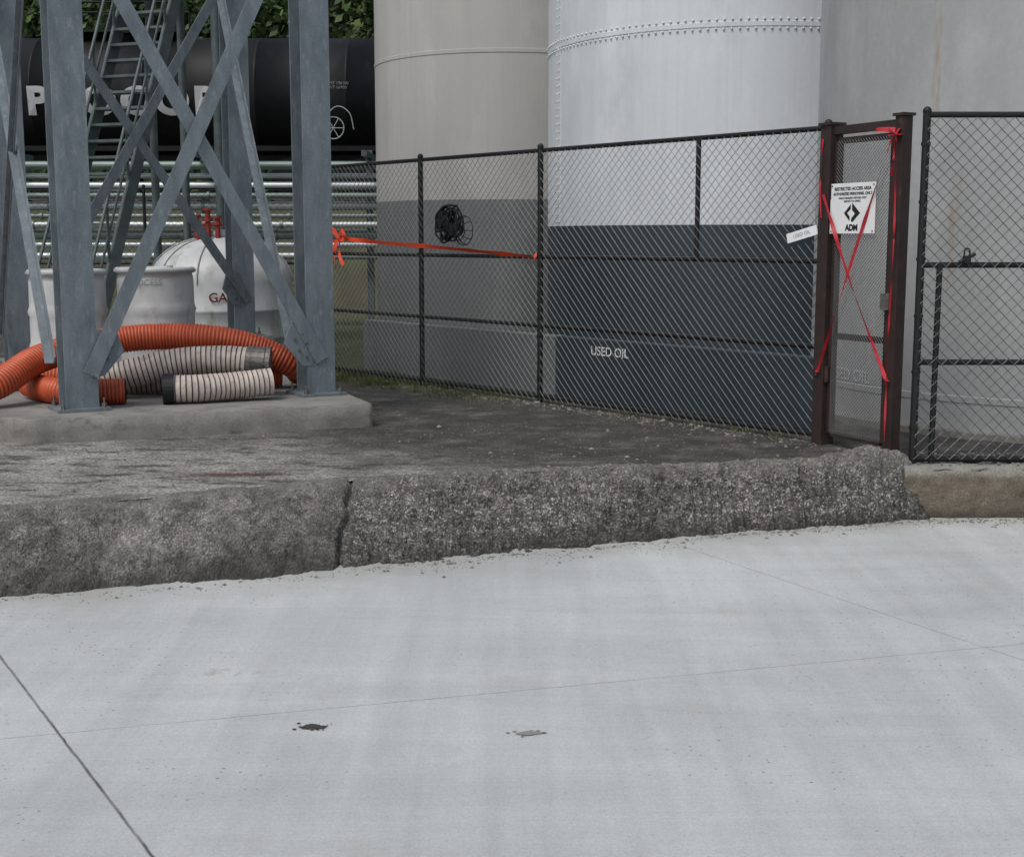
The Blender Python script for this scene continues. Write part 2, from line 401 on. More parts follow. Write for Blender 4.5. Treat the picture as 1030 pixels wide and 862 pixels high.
def berm():
    mb=MB()
    Xs=[-30+i*.5 for i in range(53)]+[-3.55+i*.0095 for i in range(int(6.62/.0095))]
    N=90; vs=[]
    for X in Xs:
        rgt=ss(-1.05,-.6,X)
        ty=interp(toe,X)+ .05*noise.noise(Vector((X*3,7,0)))+.035*noise.noise(Vector((X*11,3,0)))+(.02+.02*rgt)*noise.noise(Vector((X*30,3,0)))
        cy=interp(crest,X)+.10*noise.noise(Vector((X*2.2,1,5)))+(.03+.05*rgt)*noise.noise(Vector((X*8,1,5))); zc=interp(cz,X)
        end=ss(2.80,3.08,X+.10*noise.noise(Vector((X*5,0,2))))
        for k in range(N+1):
            t=-.28+1.30*k/N
            if t<0: y=cy-t*1.6*.55; z=zc*ss(-.28,0,t)+.014*ss(-.28,-.12,t)-.012*(1-ss(-.28,-.2,t))
            else:
                y=cy+(ty-cy)*t
                e=t**(1.25)
                e=e*.8+.2*ss(.0,1,t)
                z=(zc+.014)+(ROADZ-.03-zc-.014)*min(1.05,e)
                if t>.84: z-= .06*ss(.84,1,t)*(1 if X>.2 else .4)*(1+noise.noise(Vector((X*6,1,1))))
            fall=ss(-.25,0.05,t)
            q=Vector((X,y,z))
            wx=.035*noise.noise(q*5+Vector((9,0,0)))+.012*noise.noise(q*25)
            d=.040*noise.noise(q*3.3)+(.018+.016*rgt)*noise.noise(q*9)+(.008+.010*rgt)*noise.noise(q*24)
            ds_=noise.voronoi(q*44)[0]
            d+= (.009+.008*rgt)*(.5-ds_[0]) + .007*noise.noise(q*70)
            cr=math.exp(-((X+1.065+wx)/.016)**2)
            z+= (d*1.0)*(.2+.8*fall) - .06*cr*(.3+.7*fall)
            z-= .03*fall*math.exp(-((X+1.0)/.10)**2)*math.exp(-((t-.15)/.2)**2)
            # broken bites out of the crest on the right-hand section
            bite=max(0,noise.noise(Vector((X*4.3,2,8)))-.15)*rgt
            z-= .10*bite*math.exp(-((t-.12)/.16)**2)
            y-= d*.5*fall
            if end>0: z=z*(1-end)+(ROADZ-.05)*end
            vs.append((X,y,z))
    W=N+1; fs=[]
    for i in range(len(Xs)-1):
        for k in range(N):
            a=i*W+k; fs.append((a,a+1,a+W+1,a+W))
    mb.add(vs,fs,0,False)
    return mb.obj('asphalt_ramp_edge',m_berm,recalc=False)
berm()

def rough_prism(name,mat,x0,x1,y0,y1,z0,z1,step,amp):
    mb=MB(); prof=[]
    nz=max(2,int((z1-z0)/step)); ny=max(2,int((y1-y0)/step)); nx=int((x1-x0)/step)
    for i in range(nz+1): prof.append((y0,z0+(z1-z0)*i/nz,(0,-1,0)))
    for i in range(1,ny+1): prof.append((y0+(y1-y0)*i/ny,z1,(0,0,1)))
    for i in range(1,nz+1): prof.append((y1,z1-(z1-z0)*i/nz,(0,1,0)))
    W=len(prof); vs=[]
    for i in range(nx+1):
        x=x0+(x1-x0)*i/nx
        for (y,z,n) in prof:
            p=Vector((x,y,z)); d=amp*noise.noise(p*4)+amp*.9*noise.noise(p*17)
            q=p+Vector(n)*d
            k=max(0,1-abs(z-z1)/.05)*max(0,1-min(abs(y-y0),abs(y-y1))/.05)
            q.z-=k*amp*(1.2+3.0*abs(noise.noise(p*6)))
            if abs(y-y0)<1e-4: q.y+=max(0,1-abs(z-z1)/.06)*amp*(1+3*abs(noise.noise(p*7)))
            vs.append(tuple(q))
    fs=[]
    for i in range(nx):
        for k in range(W-1):
            a=i*W+k; fs.append((a,a+W,a+W+1,a+1))
    mb.add(vs,fs,0,True)
    mb.add(vs[:W],[tuple(range(W))],0); mb.add(vs[-W:],[tuple(range(W))[::-1]],0)
    return mb.obj(name,mat)
rough_prism('concrete_curb',m_curb,2.80,10.5,9.27,9.62,ROADZ-.05,-.005,.022,.016)

mb=MB()
def stone(x,y,z,r):
    vs=[]
    for v in ((1,0,0),(-1,0,0),(0,1,0),(0,-1,0),(0,0,1),(0,0,-1)):
        k=r*ru(.6,1.2); vs.append((x+v[0]*k,y+v[1]*k,z+v[2]*k*.7))
    mb.add(vs,[(0,2,4),(2,1,4),(1,3,4),(3,0,4),(2,0,5),(1,2,5),(3,1,5),(0,3,5)])
for i in range(1500):
    X=ru(-3.4,2.95) if R()<.5 else ru(-1,2.95); y=interp(toe,X)-abs(random.gauss(0,.12))*(.3+2.2*abs(noise.noise(Vector((X*1.5,0,0)))))+.01
    stone(X,y,ROADZ+.002,ru(.0015,.006) if R()<.93 else ru(.008,.019))
for i in range(300):
    X=ru(2.95,4.6); stone(X,9.22-abs(random.gauss(0,.1)),ROADZ+.003,ru(.003,.012))
for i in range(800):
    X=ru(-3.3,2.6); stone(X,ru(interp(crest,X)+.1,interp(crest,X)+2.6),.004,ru(.003,.011) if R()<.95 else ru(.012,.026))
for i in range(900):
    X=ru(-1.5,2.4); stone(X,10.42+(2.44-X)*1.21-abs(random.gauss(0,.28))-.06,.004,ru(.004,.014) if R()<.95 else ru(.015,.032))
for i in range(500):
    X=ru(2.9,4.8); stone(X,ru(9.34,9.9),.0+.004,ru(.004,.016))
mb.obj('gravel',m_stone)

def stain(name,cx,cy,z,rx,ry,mat,rz=0,seed=0):
    vs=[];n=48
    for i in range(n):
        a=2*math.pi*i/n; k=.75+.45*noise.noise(Vector((math.cos(a)*1.4+seed,math.sin(a)*1.4,seed)))+.30*noise.noise(Vector((math.cos(a)*5,math.sin(a)*5,seed)))
        x,y=rx*k*math.cos(a),ry*k*math.sin(a)
        vs.append((cx+x*math.cos(rz)-y*math.sin(rz),cy+x*math.sin(rz)+y*math.cos(rz),z))
    mb=MB(); mb.add(vs,[tuple(range(n))])
    for j in range(7):
        a=ru(0,6.28); d=ru(.9,1.5); r=ru(.004,.010); x=cx+rx*d*math.cos(a); y=cy+ry*d*math.sin(a)
        mb.add([(x+r*math.cos(q*1.05),y+r*.8*math.sin(q*1.05),z) for q in range(6)],[tuple(range(6))])
    return mb.obj(name,mat)
stain('oil_stain',-.815,5.17,ROADZ+.004,.07,.036,m_oil,.1,2.3)
stain('oil_stain',.068,5.1,ROADZ+.004,.066,.026,m_oil2,0,5.1)

# ---------------------------------------------------------------- tanks
def tank(name,cx,cy,r,h,mats,seams,band=None,rivets=None,vseams=()):
    e=empty(name,(cx,cy,0)); mb=MB()
    prof=[(r,0)]; mi=[]
    marks=sorted([(z,'s') for z in seams]+([(band,'b')] if band else []))
    for z,k in marks:
        if k=='s':
            prof+=[(r,z-.030),(r+.008,z-.024),(r+.008,z+.024),(r,z+.030)]
            mi+=[1 if band and z<band else 0]*4
        else:
            prof+=[(r,z)]; mi+=[1]
    prof+=[(r,h),(r+.06,h+.01),(r+.06,h+.08),(r*.5,h+.35),(.01,h+.6)]; mi+=[0]*5
    mb.lathe((cx,cy,0),prof,160,mis=mi,sm=True)
    mb.lathe((cx,cy,0),[(r+.14,-.03),(r+.14,.05),(r-.02,.051)],96,mi=2,sm=False)
    o=mb.obj('shell',mats,e)
    mod=o.modifiers.new('es','EDGE_SPLIT'); mod.split_angle=math.radians(30)
    mb=MB()
    if rivets:
        for z in rivets:
            n=int(2*math.pi*r/.085)
            for dz in (-.05,.05):
                for i in range(n):
                    a=2*math.pi*i/n+(0.5/n if dz>0 else 0)
                    mb.ball((cx+(r+.008)*math.cos(a),cy+(r+.008)*math.sin(a),z+dz),.016,0,6)
    for a in vseams:
        x,y=cx+(r+.002)*math.cos(a),cy+(r+.002)*math.sin(a)
        for i in range(int(h/.09)):
            for da in (-.045,.045):
                mb.ball((cx+(r+.006)*math.cos(a+da/r),cy+(r+.006)*math.sin(a+da/r),.1+i*.09),.014,1 if band and .1+i*.09<band else 0,6)
        if band:
            mb.box((x,y,band/2),(.010,.15,band-.01),1,rz=a); mb.box((x,y,(band+h)/2),(.010,.15,h-band-.1),0,rz=a)
    if mb.v: mb.obj('rivets',mats,e)
    return e
TL=tank('storage_tank',-.10,20.6,1.97,9.5,[m_tl,m_tll,m_padc],[4.16,6.6],band=2.15)
TM=tank('storage_tank',2.86,17.1,2.40,9.8,[m_tm,m_slate,m_padc],[3.9,6.8],band=1.76,rivets=[3.9,6.8],vseams=(math.radians(197),math.radians(315)))
TR=tank('storage_tank',5.3,12.55,2.4,9.2,[m_tr,m_tr,m_padc],[.30,6.2])

FA=Vector((2.44,10.42)); FB=Vector((-2.19,16.03)); fd=(FB-FA).normalized(); fn_=Vector((-fd.y,fd.x))*-1
if fn_.x<0: fn_=-fn_
def wall(name,s0,s1,off,h,mat):
    p=FA+fd*s0+fn_*off; q=FA+fd*s1+fn_*off
    mb=MB(); mb.beam((p.x,p.y,h/2),(q.x,q.y,h/2),.16,h,0,up=(0,0,1)); o=mb.obj(name,mat); bevel(o,.012); return o
wall('containment_wall',.42,3.70,.55,.62,m_slate)
wall('containment_wall',3.71,7.3,.55,.62,m_tll)

# ---------------------------------------------------------------- fences
def chain(mb,p,q,z0,z1,pitch=.086,r=.0028,mi=1):
    p=Vector(p);q=Vector(q);L=(q-p).length;d=(q-p)/L; n=Vector((-d.y,d.x)); H=z1-z0
    def P(u,w,o):
        b=p+d*u+n*(o+.010*noise.noise(Vector((u*1.1,w*1.1,p.x)))); dz=.012*noise.noise(Vector((u*.9,w*.9,7+p.x)))
        return (b.x,b.y,z0+min(H,max(0,w+dz)))
    k=-H
    while k<L:
        u0=max(0,k); u1=min(L,k+H)
        if u1>u0:
            o=.0018; ns=max(1,int((u1-u0)/.2))
            for j in range(ns):
                a=u0+(u1-u0)*j/ns; b=u0+(u1-u0)*(j+1)/ns
                mb.cyl(P(a,a-k,o),P(b,b-k,o),r,n=4,mi=mi,caps=False,sm=False)
                mb.cyl(P(a,H-(a-k),-o),P(b,H-(b-k),-o),r,n=4,mi=mi,caps=False,sm=False)
        k+=pitch*ru(.985,1.015)
def fence(name,pts,posts,zs,z1=2.45,mesh=True,z0=.03,pr=.028,short=(),base=-.05,wm=None,pitch=.086):
    mb=MB()
    for a,b in zip(pts,pts[1:]):
        a=Vector(a);b=Vector(b)
        for z in zs: mb.cyl((a.x,a.y,z),(b.x,b.y,z),.021,n=10,mi=0)
        if mesh:
            d=(b-a).normalized(); n=Vector((-d.y,d.x))*.030
            if n.y>0: n=-n
            chain(mb,a+n,b+n,z0,z1-.01,pitch)
    for (x,y) in posts:
        mb.cyl((x,y,base),(x,y,z1+.03),pr,n=12,mi=0); mb.ball((x,y,z1+.035),pr*1.15,0,10)
        for k in range(6):
            z=.25+k*.4; mb.cyl((x,y,z),(x,y,z+.02),pr+.006,n=12,mi=0)
    for (x,y,a,b) in short: mb.cyl((x,y,a),(x,y,b),.022,n=10,mi=0)
    return mb.obj(name,[m_black,wm or m_wire])
FZ=(.06,.76,1.43,2.45)
lp=[(2.44,10.42),(.276,13.02),(-.99,14.56),(-2.19,16.03)]
fence('chain_link_fence',[lp[0],lp[-1]],lp,FZ,short=[(1.585,11.45,1.43,2.45)])
fence('chain_link_fence',[(2.895,9.44),(9.9,9.44)],[(2.895,9.44),(5.2,9.44),(7.5,9.44),(9.9,9.44)],(.03,.73,1.42,2.46),short=[(3.03,9.44,.0,1.42)],wm=m_wireg)
fence('chain_link_fence',[(-2.19,16.03),(-3.3,22.6),(-15,22.6)],[(-2.75,19.3),(-3.3,22.6),(-6.2,22.6),(-9,22.6),(-12,22.6),(-15,22.6)],(.06,1.2,2.45),pitch=.12)

G0=Vector((2.455,10.36)); G1=Vector((2.80,9.66)); gd=(G1-G0).normalized(); gn=Vector((gd.y,-gd.x))
if gn.y>0: gn=-gn
gate=empty('chain_link_gate',(2.6,10,0)); mb=MB()
def GP(s,z,o=0): b=G0+(G1-G0)*s+gn*o; return Vector((b.x,b.y,z))
for s,w,zt_ in((0,.12,2.46),(1,.085,2.47)):
    b=GP(s,0); mb.box((b.x,b.y,zt_/2-.03),(w,w,zt_+.06),0,rz=math.atan2(gd.y,gd.x))
    mb.box((b.x,b.y,zt_+.012),(w+.03,w+.03,.02),0,rz=math.atan2(gd.y,gd.x))
mb.beam(GP(.07,2.42),GP(.94,2.42),.07,.06,0)
for s in(.12,.90): mb.beam(GP(s,.1),GP(s,2.34),.045,.045,0,up=(gd.x,gd.y,0))
for z in(.1,.86,2.34): mb.beam(GP(.15,z),GP(.87,z),.045,.045,0)
mb.cyl(GP(.10,.5,.04),GP(.10,.62,.04),.02,mi=0); mb.cyl(GP(.10,1.9,.04),GP(.10,2.02,.04),.02,mi=0)
mb.box(GP(.93,1.15,.05),(.09,.04,.12),2,rz=math.atan2(gd.y,gd.x))
mb.obj('frame',[m_gatebr,m_wire,m_bolt],gate)
mb=MB(); a=G0+(G1-G0)*.14+gn*.028; b=G0+(G1-G0)*.885+gn*.028
chain(mb,a,b,.1,2.34,.030,.0022,0); mb.obj('mesh',[m_wire],gate)

sg=empty('warning_sign',(2.6,10.1,1.83)); mb=MB()
gz=math.atan2(gd.y,gd.x)
c=GP(.42,1.83,.055); mb.box(c,(.50,.006,.375),0,rz=gz); o=mb.obj('panel',m_sign,sg); bevel(o,.002)
gx=Vector((gd.x,gd.y,0)); nn=Vector((gn.x,gn.y,0))
def tx(name,body,size,dz,bold=0.0,dx=0): text(name,body,size,c+gx*dx+Vector((0,0,dz))+nn*.0045,gx,(0,0,1),m_ink,sg,bold)
tx('line_1','RESTRICTED ACCESS AREA',.034,.145,.0006)
tx('line_2','AUTHORIZED PERSONNEL ONLY',.029,.108,.0005)
tx('line_3','UNAUTHORIZED VISITORS MUST',.021,.076)
tx('line_4','REPORT TO OFFICE',.021,.052)
tx('letters','ADM',.062,-.145,.003)
mb=MB()
def quad(pts):
    mb.add([c+gx*x+Vector((0,0,z))+nn*.0045 for x,z in pts],[tuple(range(len(pts)))])
quad([(-.09,-.035),(-.014,.032),(-.014,-.005),(-.054,-.035),(-.024,-.06),(-.024,-.095)])
quad([(.09,-.035),(.0,.042),(.0,-.012),(.034,-.04),(-.006,-.075),(-.006,-.10),(.012,-.10)])
mb.obj('emblem',m_ink,sg)
mb=MB()
for x in(-.23,.23):
    for z in(-.17,.17): mb.cyl(c+gx*x+Vector((0,0,z)),c+gx*x+Vector((0,0,z))+nn*.008,.006,mi=0)
mb.obj('bolts',m_bolt,sg)

def ribbon(mb,pts,w,mi=0,tw=0,ds=.03,wdir=(0,0,1)):
    P=catmull(pts,ds); W=Vector(wdir); vs=[]
    for i,p in enumerate(P):
        T=(P[min(i+1,len(P)-1)]-P[max(0,i-1)]).normalized()
        a=(W-T*W.dot(T)).normalized(); b=T.cross(a)
        ang=tw*i*ds+.6*noise.noise(Vector((i*.15,p.x,p.z)))
        k=a*math.cos(ang)+b*math.sin(ang)
        ww=w*(.8+.35*noise.noise(Vector((i*.2,1,p.x))))
        vs+=[p-k*ww/2,p+k*ww/2]
    mb.add(vs,[(2*i,2*i+1,2*i+3,2*i+2) for i in range(len(P)-1)],mi,True)
def knot(mb,c,r,mi=0,n=5):
    c=Vector(c)
    for i in range(n):
        a=i*2.4; d=Vector((math.cos(a),.4*math.sin(a),math.sin(a)))
        ribbon(mb,[c,c+d*r*.7+Vector((0,-r*.3,0)),c+d*r*1.1,c+d*r*.3],.03,mi,0,.015,(0,1,.3))
mb=MB()
ribbon(mb,[GP(.97,2.36,.07),GP(.5,1.50,.075),GP(0.02,.58,.08)],.030,tw=3)
ribbon(mb,[GP(.02,1.94,.08),GP(.45,1.30,.08),GP(1.0,.58,.07)],.030,tw=-2.4)
ribbon(mb,[GP(1.0,2.38,.065),GP(1.02,1.6,.066),GP(1.0,.9,.066),GP(1.02,.12,.08)],.018,tw=4)
ribbon(mb,[GP(-.02,2.36,.075),GP(-.03,2.0,.08),GP(.0,1.75,.08)],.016,tw=5)
knot(mb,GP(1.0,2.34,.08),.055); knot(mb,GP(0,.58,.09),.03,n=3); knot(mb,GP(1,.58,.08),.03,n=3)
ribbon(mb,[GP(1.0,2.37,.08),GP(.85,2.38,.14),GP(.80,2.35,.12)],.045)
ribbon(mb,[GP(1.0,2.3,.08),GP(1.05,2.17,.12),GP(1.0,2.05,.1)],.035,tw=4)
mb.obj('barrier_tape',m_red,recalc=False)
def FP(s,z,o=0): b=FA+fd*s-fn_*o; return Vector((b.x,b.y,z))
mb=MB()
ribbon(mb,[FP(7.0,1.62,.06),FP(6.2,1.57,.055),FP(5,1.515,.055),FP(3.42,1.43,.06)],.060,tw=.3,ds=.05)
ribbon(mb,[FP(6.95,1.62,.07),FP(7.05,1.74,.13),FP(7.15,1.62,.12),FP(7.0,1.57,.07)],.06)
ribbon(mb,[FP(6.95,1.62,.07),FP(6.8,1.71,.13),FP(6.75,1.62,.12),FP(6.95,1.59,.07)],.06)
ribbon(mb,[FP(6.98,1.6,.07),FP(7.02,1.45,.1),FP(6.98,1.25,.1)],.06,tw=2)
ribbon(mb,[FP(6.94,1.6,.07),FP(6.90,1.42,.1),FP(6.82,1.30,.1)],.055,tw=-2)
ribbon(mb,[FP(3.42,1.43,.06),FP(3.38,1.46,.06),FP(3.44,1.40,.04),FP(3.40,1.37,.06)],.04)
mb.obj('barrier_tape',m_orr,recalc=False)

tg=empty('fence_tag',(2.25,10.6,1.66)); mb=MB()
gc=FP(.18,1.64,.055); fx=Vector((-fd.x,-fd.y,0)); tilt=math.radians(14)
tX=(fx*math.cos(tilt)+Vector((0,0,math.sin(tilt)))); tY=Vector((0,0,math.cos(tilt)))-fx*math.sin(tilt); tN=tX.cross(tY)
mb.box(gc,(.30,.075,.004),0,M3=Matrix((tX,tY,tN)).transposed()); mb.obj('panel',m_sign,tg)
text('lettering','USED OIL',.04,gc+tN*.0035,tX,tY,m_grayt,tg)

wx=FA+fd*2.90+fn_*(.55-.083)
text('stencil','USED OIL',.125,(wx.x,wx.y,.50),(-fd.x,-fd.y,0),(0,0,1),m_white,None,.001)
a0=math.radians(198)
def wtr(p):
    a=a0+(p.x)/2.41; return Vector((5.3+2.412*math.cos(a),12.55+2.412*math.sin(a),p.z))
text('stencil','USED OIL',.15,(0,0,.40),(1,0,0),(0,0,1),m_white,None,.001,fn=wtr)

mb=MB(); mb.box((3.2,9.38,1.46),(.05,.03,.05),0); mb.tube(catmull([(3.18,9.38,1.48),(3.185,9.38,1.53),(3.215,9.38,1.53),(3.22,9.38,1.48)],.01),.006,8,0)
mb.cyl((3.15,9.39,1.44),(3.26,9.39,1.50),.014,mi=0)
mb.obj('padlock',m_black)

# tangled black cable bundle hung on the long fence
fl=empty('cable_coil',(-.72,14.2,1.75)); mb=MB()
c=FP(4.72,1.76,.09); fx3=Vector((-fd.x,-fd.y,0)); outn=Vector((-fn_.x,-fn_.y,0))
for k in range(12):
    r0=ru(.07,.20); ph=ru(0,6.28); ex=ru(.4,.9); rotk=ru(0,3.14); pts=[]
    cc=c+fx3*ru(-.10,.07)+Vector((0,0,ru(-.06,.06)))
    for j in range(15):
        a=j*2*math.pi/13+ph; x=r0*math.cos(a); y=r0*ex*math.sin(a)
        x,y=x*math.cos(rotk)-y*math.sin(rotk),x*math.sin(rotk)+y*math.cos(rotk)
        rr_=1+.35*noise.noise(Vector((k,j*.6,0)))
        pts.append(cc+fx3*x*rr_+Vector((0,0,y*rr_))+outn*(.005*k+.03*noise.noise(Vector((k,j,3)))))
    mb.tube(catmull(pts,.025),ru(.008,.013),6,0)
mb.tube(catmull([c+Vector((0,0,-.1)),c+fx3*.2+Vector((0,0,-.02)),c+fx3*.12+Vector((0,0,.16)),c+fx3*-.05+Vector((0,0,.20))],.03),.010,6,0)
for (dx,dz,sx,sz,rz_) in((-.08,.03,.20,.11,.3),(.04,-.04,.14,.10,-.5),(-.12,.10,.09,.07,.9)):
    X_=(fx3*math.cos(rz_)+Vector((0,0,math.sin(rz_)))); Z_=(Vector((0,0,math.cos(rz_)))-fx3*math.sin(rz_))
    mb.box(c+fx3*dx+Vector((0,0,dz))+outn*.03,(sx,.05,sz),0,M3=Matrix((X_,outn,Z_)).transposed())
mb.obj('cable',m_black,fl)
mb=MB(); c2=c+fx3*.28+Vector((0,0,-.07))+outn*.05
for k in range(5):
    th=math.pi*k/5; mb.tube([c2+(fx3*math.cos(th)+Vector((0,0,math.sin(th))))*.15*math.cos(q)+outn*.10*math.sin(q) for q in [i*math.pi/8 for i in range(9)]],.005,5,0)
for rr_,h in((.15,0),(.10,.07)):
    mb.tube([c2+outn*h+fx3*rr_*math.cos(i*.3927)+Vector((0,0,rr_*math.sin(i*.3927))) for i in range(17)],.005,5,0)
mb.obj('wire_cage',m_black,fl)

# ---------------------------------------------------------------- concrete pad + tower
mb=MB()
pp=[(-3.75,10.30),(-1.2,11.30),(-2.35,14.2),(-3.0,17.3),(-6.4,15.6),(-5.3,10.85)]
zb,zt=-.05,.2
out=[]
for i,(a,b) in enumerate(zip(pp,pp[1:]+pp[:1])):
    a=Vector(a);b=Vector(b);n=int((b-a).length/.04)
    for k in range(n):
        p=a+(b-a)*k/n; out.append(p)
n=len(out); cen=sum(out,Vector((0,0)))/n
def ring(z,inset,amp,seed):
    r=[]
    for p in out:
        d=(cen-p).normalized(); q=p+d*(inset+amp*abs(noise.noise(Vector((p.x*7,p.y*7,seed)))))
        r.append((q.x,q.y,z+amp*.4*noise.noise(Vector((p.x*9,p.y*9,seed+3)))))
    return r
rings=[ring(zb,0,.02,1),ring(.09,0,.012,2),ring(zt-.014,.002,.012,3),ring(zt,.016,.012,4)]
vs=[v for r in rings for v in r]
mb.add(vs,[(k*n+i,k*n+(i+1)%n,(k+1)*n+(i+1)%n,(k+1)*n+i) for k in range(3) for i in range(n)],0,True)
mb.add([(x,y,zt) for x,y,z in rings[3]],[tuple(range(n))],0)
mb.obj('concrete_pad',m_padc)

A=Vector((-3.60,10.92,0));B=Vector((-1.79,12.02,0));C=Vector((-3.37,16.5,0));D=Vector((-5.28,14.15,0))
tw=empty('steel_tower',(-3.5,13.5,0))
HT=7.2; rzT=math.atan2(B.y-A.y,B.x-A.x)
def column(mb,P,z0,w=.265):
    ca=Vector((math.cos(rzT),math.sin(rzT),0)); na=Vector((-math.sin(rzT),math.cos(rzT),0))
    zc=(z0+HT)/2; h=HT-z0
    for sgn in(-1,1):
        c=P+na*sgn*(w/2-.01); mb.box((c.x,c.y,zc),(w,.02,h),0,rz=rzT)
    mb.box((P.x,P.y,zc),(.014,w-.042,h-.002),0,rz=rzT)
    mb.box((P.x,P.y,z0-.012),(.42,.42,.024),0,rz=rzT)
    for sx in(-1,1):
        for sy in(-1,1):
            q=P+ca*sx*.165+na*sy*.165
            mb.cyl((q.x,q.y,z0),(q.x,q.y,z0+.035),.02,n=6,mi=1,sm=False); mb.cyl((q.x,q.y,z0+.035),(q.x,q.y,z0+.08),.009,n=8,mi=1)
mb=MB()
for P,z0 in((A,.226),(B,.226),(D,.226)): column(mb,P,z0)
column(mb,C,.44)
mb.obj('columns',[m_galv,m_bolt],tw)
mb=MB(); mb.box((C.x,C.y,.31),(.6,.6,.22),0,rz=rzT); mb.obj('pedestal',m_padc,tw)
def on(P,Q,s,z): v=P+(Q-P)*s; return Vector((v.x,v.y,z))
mb=MB()
def brace(P,Q,s0,z0,s1,z1,off,w=.135):
    d=(Q-P).normalized(); n=Vector((d.y,-d.x,0))
    a=on(P,Q,s0,z0)+n*off; b=on(P,Q,s1,z1)+n*off
    mb.angle(a,b,w,.012,0,n=n)
def gusset(P,Q,s,z,sgn,off,up=1):
    d=(Q-P).normalized(); n=Vector((d.y,-d.x,0)); c=on(P,Q,s,z)+n*off
    pts=[(0,-.14),(sgn*.10,-.14),(sgn*.27,.06*up),(sgn*.21,.22*up),(0,.26*up)]
    f=[c+d*x+Vector((0,0,y)) for x,y in pts]; bk=[p-n*.012 for p in f]; k=len(f)
    mb.add(f+bk,[tuple(range(k)),tuple(range(k,2*k))[::-1]]+[(i,(i+1)%k,k+(i+1)%k,k+i) for i in range(k)],0)
    for (x,y) in((.06,-.06),(.06,.06),(.13,.0),(.17,.10),(.10,.14)):
        q=c+d*x*sgn+Vector((0,0,y)); mb.cyl(q,q+n*.016,.013,n=6,mi=1,sm=False)
brace(A,B,1.0,.52,.02,4.22,.145,.125); brace(A,B,.03,.50,1.0,4.75,.175,.125)
gusset(A,B,.04,.62,1,.138); gusset(A,B,.96,.62,-1,.138)
brace(D,C,1.0,.85,0,4.55,.145,.12); brace(D,C,.02,.75,1,5.0,.172,.12); gusset(D,C,.04,.85,1,.138); gusset(D,C,.96,.95,-1,.138)
brace(A,D,.05,.6,.95,4.25,-.15,.09); brace(B,C,.04,.65,.97,4.6,-.15,.09)
brace(A,D,.95,.6,.05,4.25,-.18,.06)
for P,Q in((A,B),(B,C),(C,D),(D,A)):
    mb.beam(on(P,Q,.07,5.3),on(P,Q,.93,5.3),.15,.2,0)
    brace(P,Q,.06,5.5,.94,7.0,.05,.09)
    mb.beam(on(P,Q,-.03,7.3),on(P,Q,1.03,7.3),.18,.2,0)
mb.obj('bracing',[m_galv,m_bolt],tw)

st=empty('steel_stair',(-5.3,17.8,0)); mb=MB()
s0=Vector((-5.85,17.2,.0)); s1=Vector((-5.0,19.4,5.4)); sd=Vector((.93,-.34,0)).normalized()
for k in(-.42,.42):
    mb.beam(s0+sd*k,s1+sd*k,.05,.2,0,up=(0,0,1)); mb.cyl(s0+sd*k+Vector((0,0,1)),s1+sd*k+Vector((0,0,1)),.022,mi=0)
    mb.cyl(s0+sd*k+Vector((0,0,.55)),s1+sd*k+Vector((0,0,.55)),.018,mi=0)
    for j in range(6):
        b=s0+(s1-s0)*(j/5)+sd*k; mb.cyl(b,b+Vector((0,0,1)),.02,mi=0)
for j in range(1,24):
    b=s0+(s1-s0)*j/24; mb.box(b,(.80,.22,.035),0,rz=math.atan2(sd.y,sd.x))
mb.obj('flight',m_galvd,st)
mb=MB()
for x,y in((-5.2,19.6),(-4.2,19.3),(-5.0,20.6),(-4.0,20.3)): mb.cyl((x,y,0),(x,y,6.4),.06,mi=0)
mb.box((-4.6,19.95,5.4),(1.5,1.4,.06),0,rz=-.3)
for z in(5.9,6.4):
    mb.cyl((-5.2,19.6,z),(-5.0,20.6,z),.02,mi=0); mb.cyl((-5.0,20.6,z),(-4.0,20.3,z),.02,mi=0); mb.cyl((-4.2,19.3,z),(-4.0,20.3,z),.02,mi=0)
mb.obj('landing',m_galvd,st)

# ---------------------------------------------------------------- hoses
def hose(name,pts,r,pale=False,pitch=.032,open0=False,open1=False,fit1=False):
    if pale: pitch=.044
    q=pitch/4; P=catmull(pts,q); rad=[];mi=[]
    for i in range(len(P)):
        k=i%4
        rad.append(r*((1.0,1.0,.92,.92) if not pale else (1.0,.96,.965,.96))[k])
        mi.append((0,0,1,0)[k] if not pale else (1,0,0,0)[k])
    mb=MB(); mb.tube(P,rad,22,mis=mi[:-1])
    for fl,e in((open0,0),(open1,-1)):
        d=(P[1]-P[0]).normalized() if e==0 else (P[-2]-P[-1]).normalized()
        c=P[e]
        mb.tube([c-d*.004,c-d*.004,c+d*.02,c+d*.22,c+d*.23],[r*1.0,r*.84,r*.82,r*.82,.001],22,mi=2)
    if fit1:
        d=(P[-1]-P[-2]).normalized(); c=P[-1]; x=d.cross(Vector((0,0,1))).normalized()
        mb.tube([c-d*.06,c-d*.06,c+d*.10,c+d*.10,c+d*.11,c+d*.15,c+d*.15],[r*.9,r*1.06,r*1.06,r*1.0,r*1.12,r*1.12,r*.8],22,mi=3,sm=False)
        mb.tube([c+d*.15,c+d*.02],[r*.82,.001],22,mi=2)
        for sg_ in(-1,1): mb.beam(c+d*.12+x*sg_*r*1.15,c-d*.04+x*sg_*r*1.25+Vector((0,0,.03)),.02,.012,3)
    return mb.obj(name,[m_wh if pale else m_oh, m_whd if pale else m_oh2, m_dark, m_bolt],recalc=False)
hose('suction_hose',[(-4.75,10.78,.33),(-4.35,11.0,.38),(-4.12,11.5,.57),(-3.75,12.0,.67),(-3.3,12.2,.71),(-2.75,12.25,.69),(-2.35,12.35,.58),(-2.06,12.45,.42),(-2.06,12.75,.33)],.125)
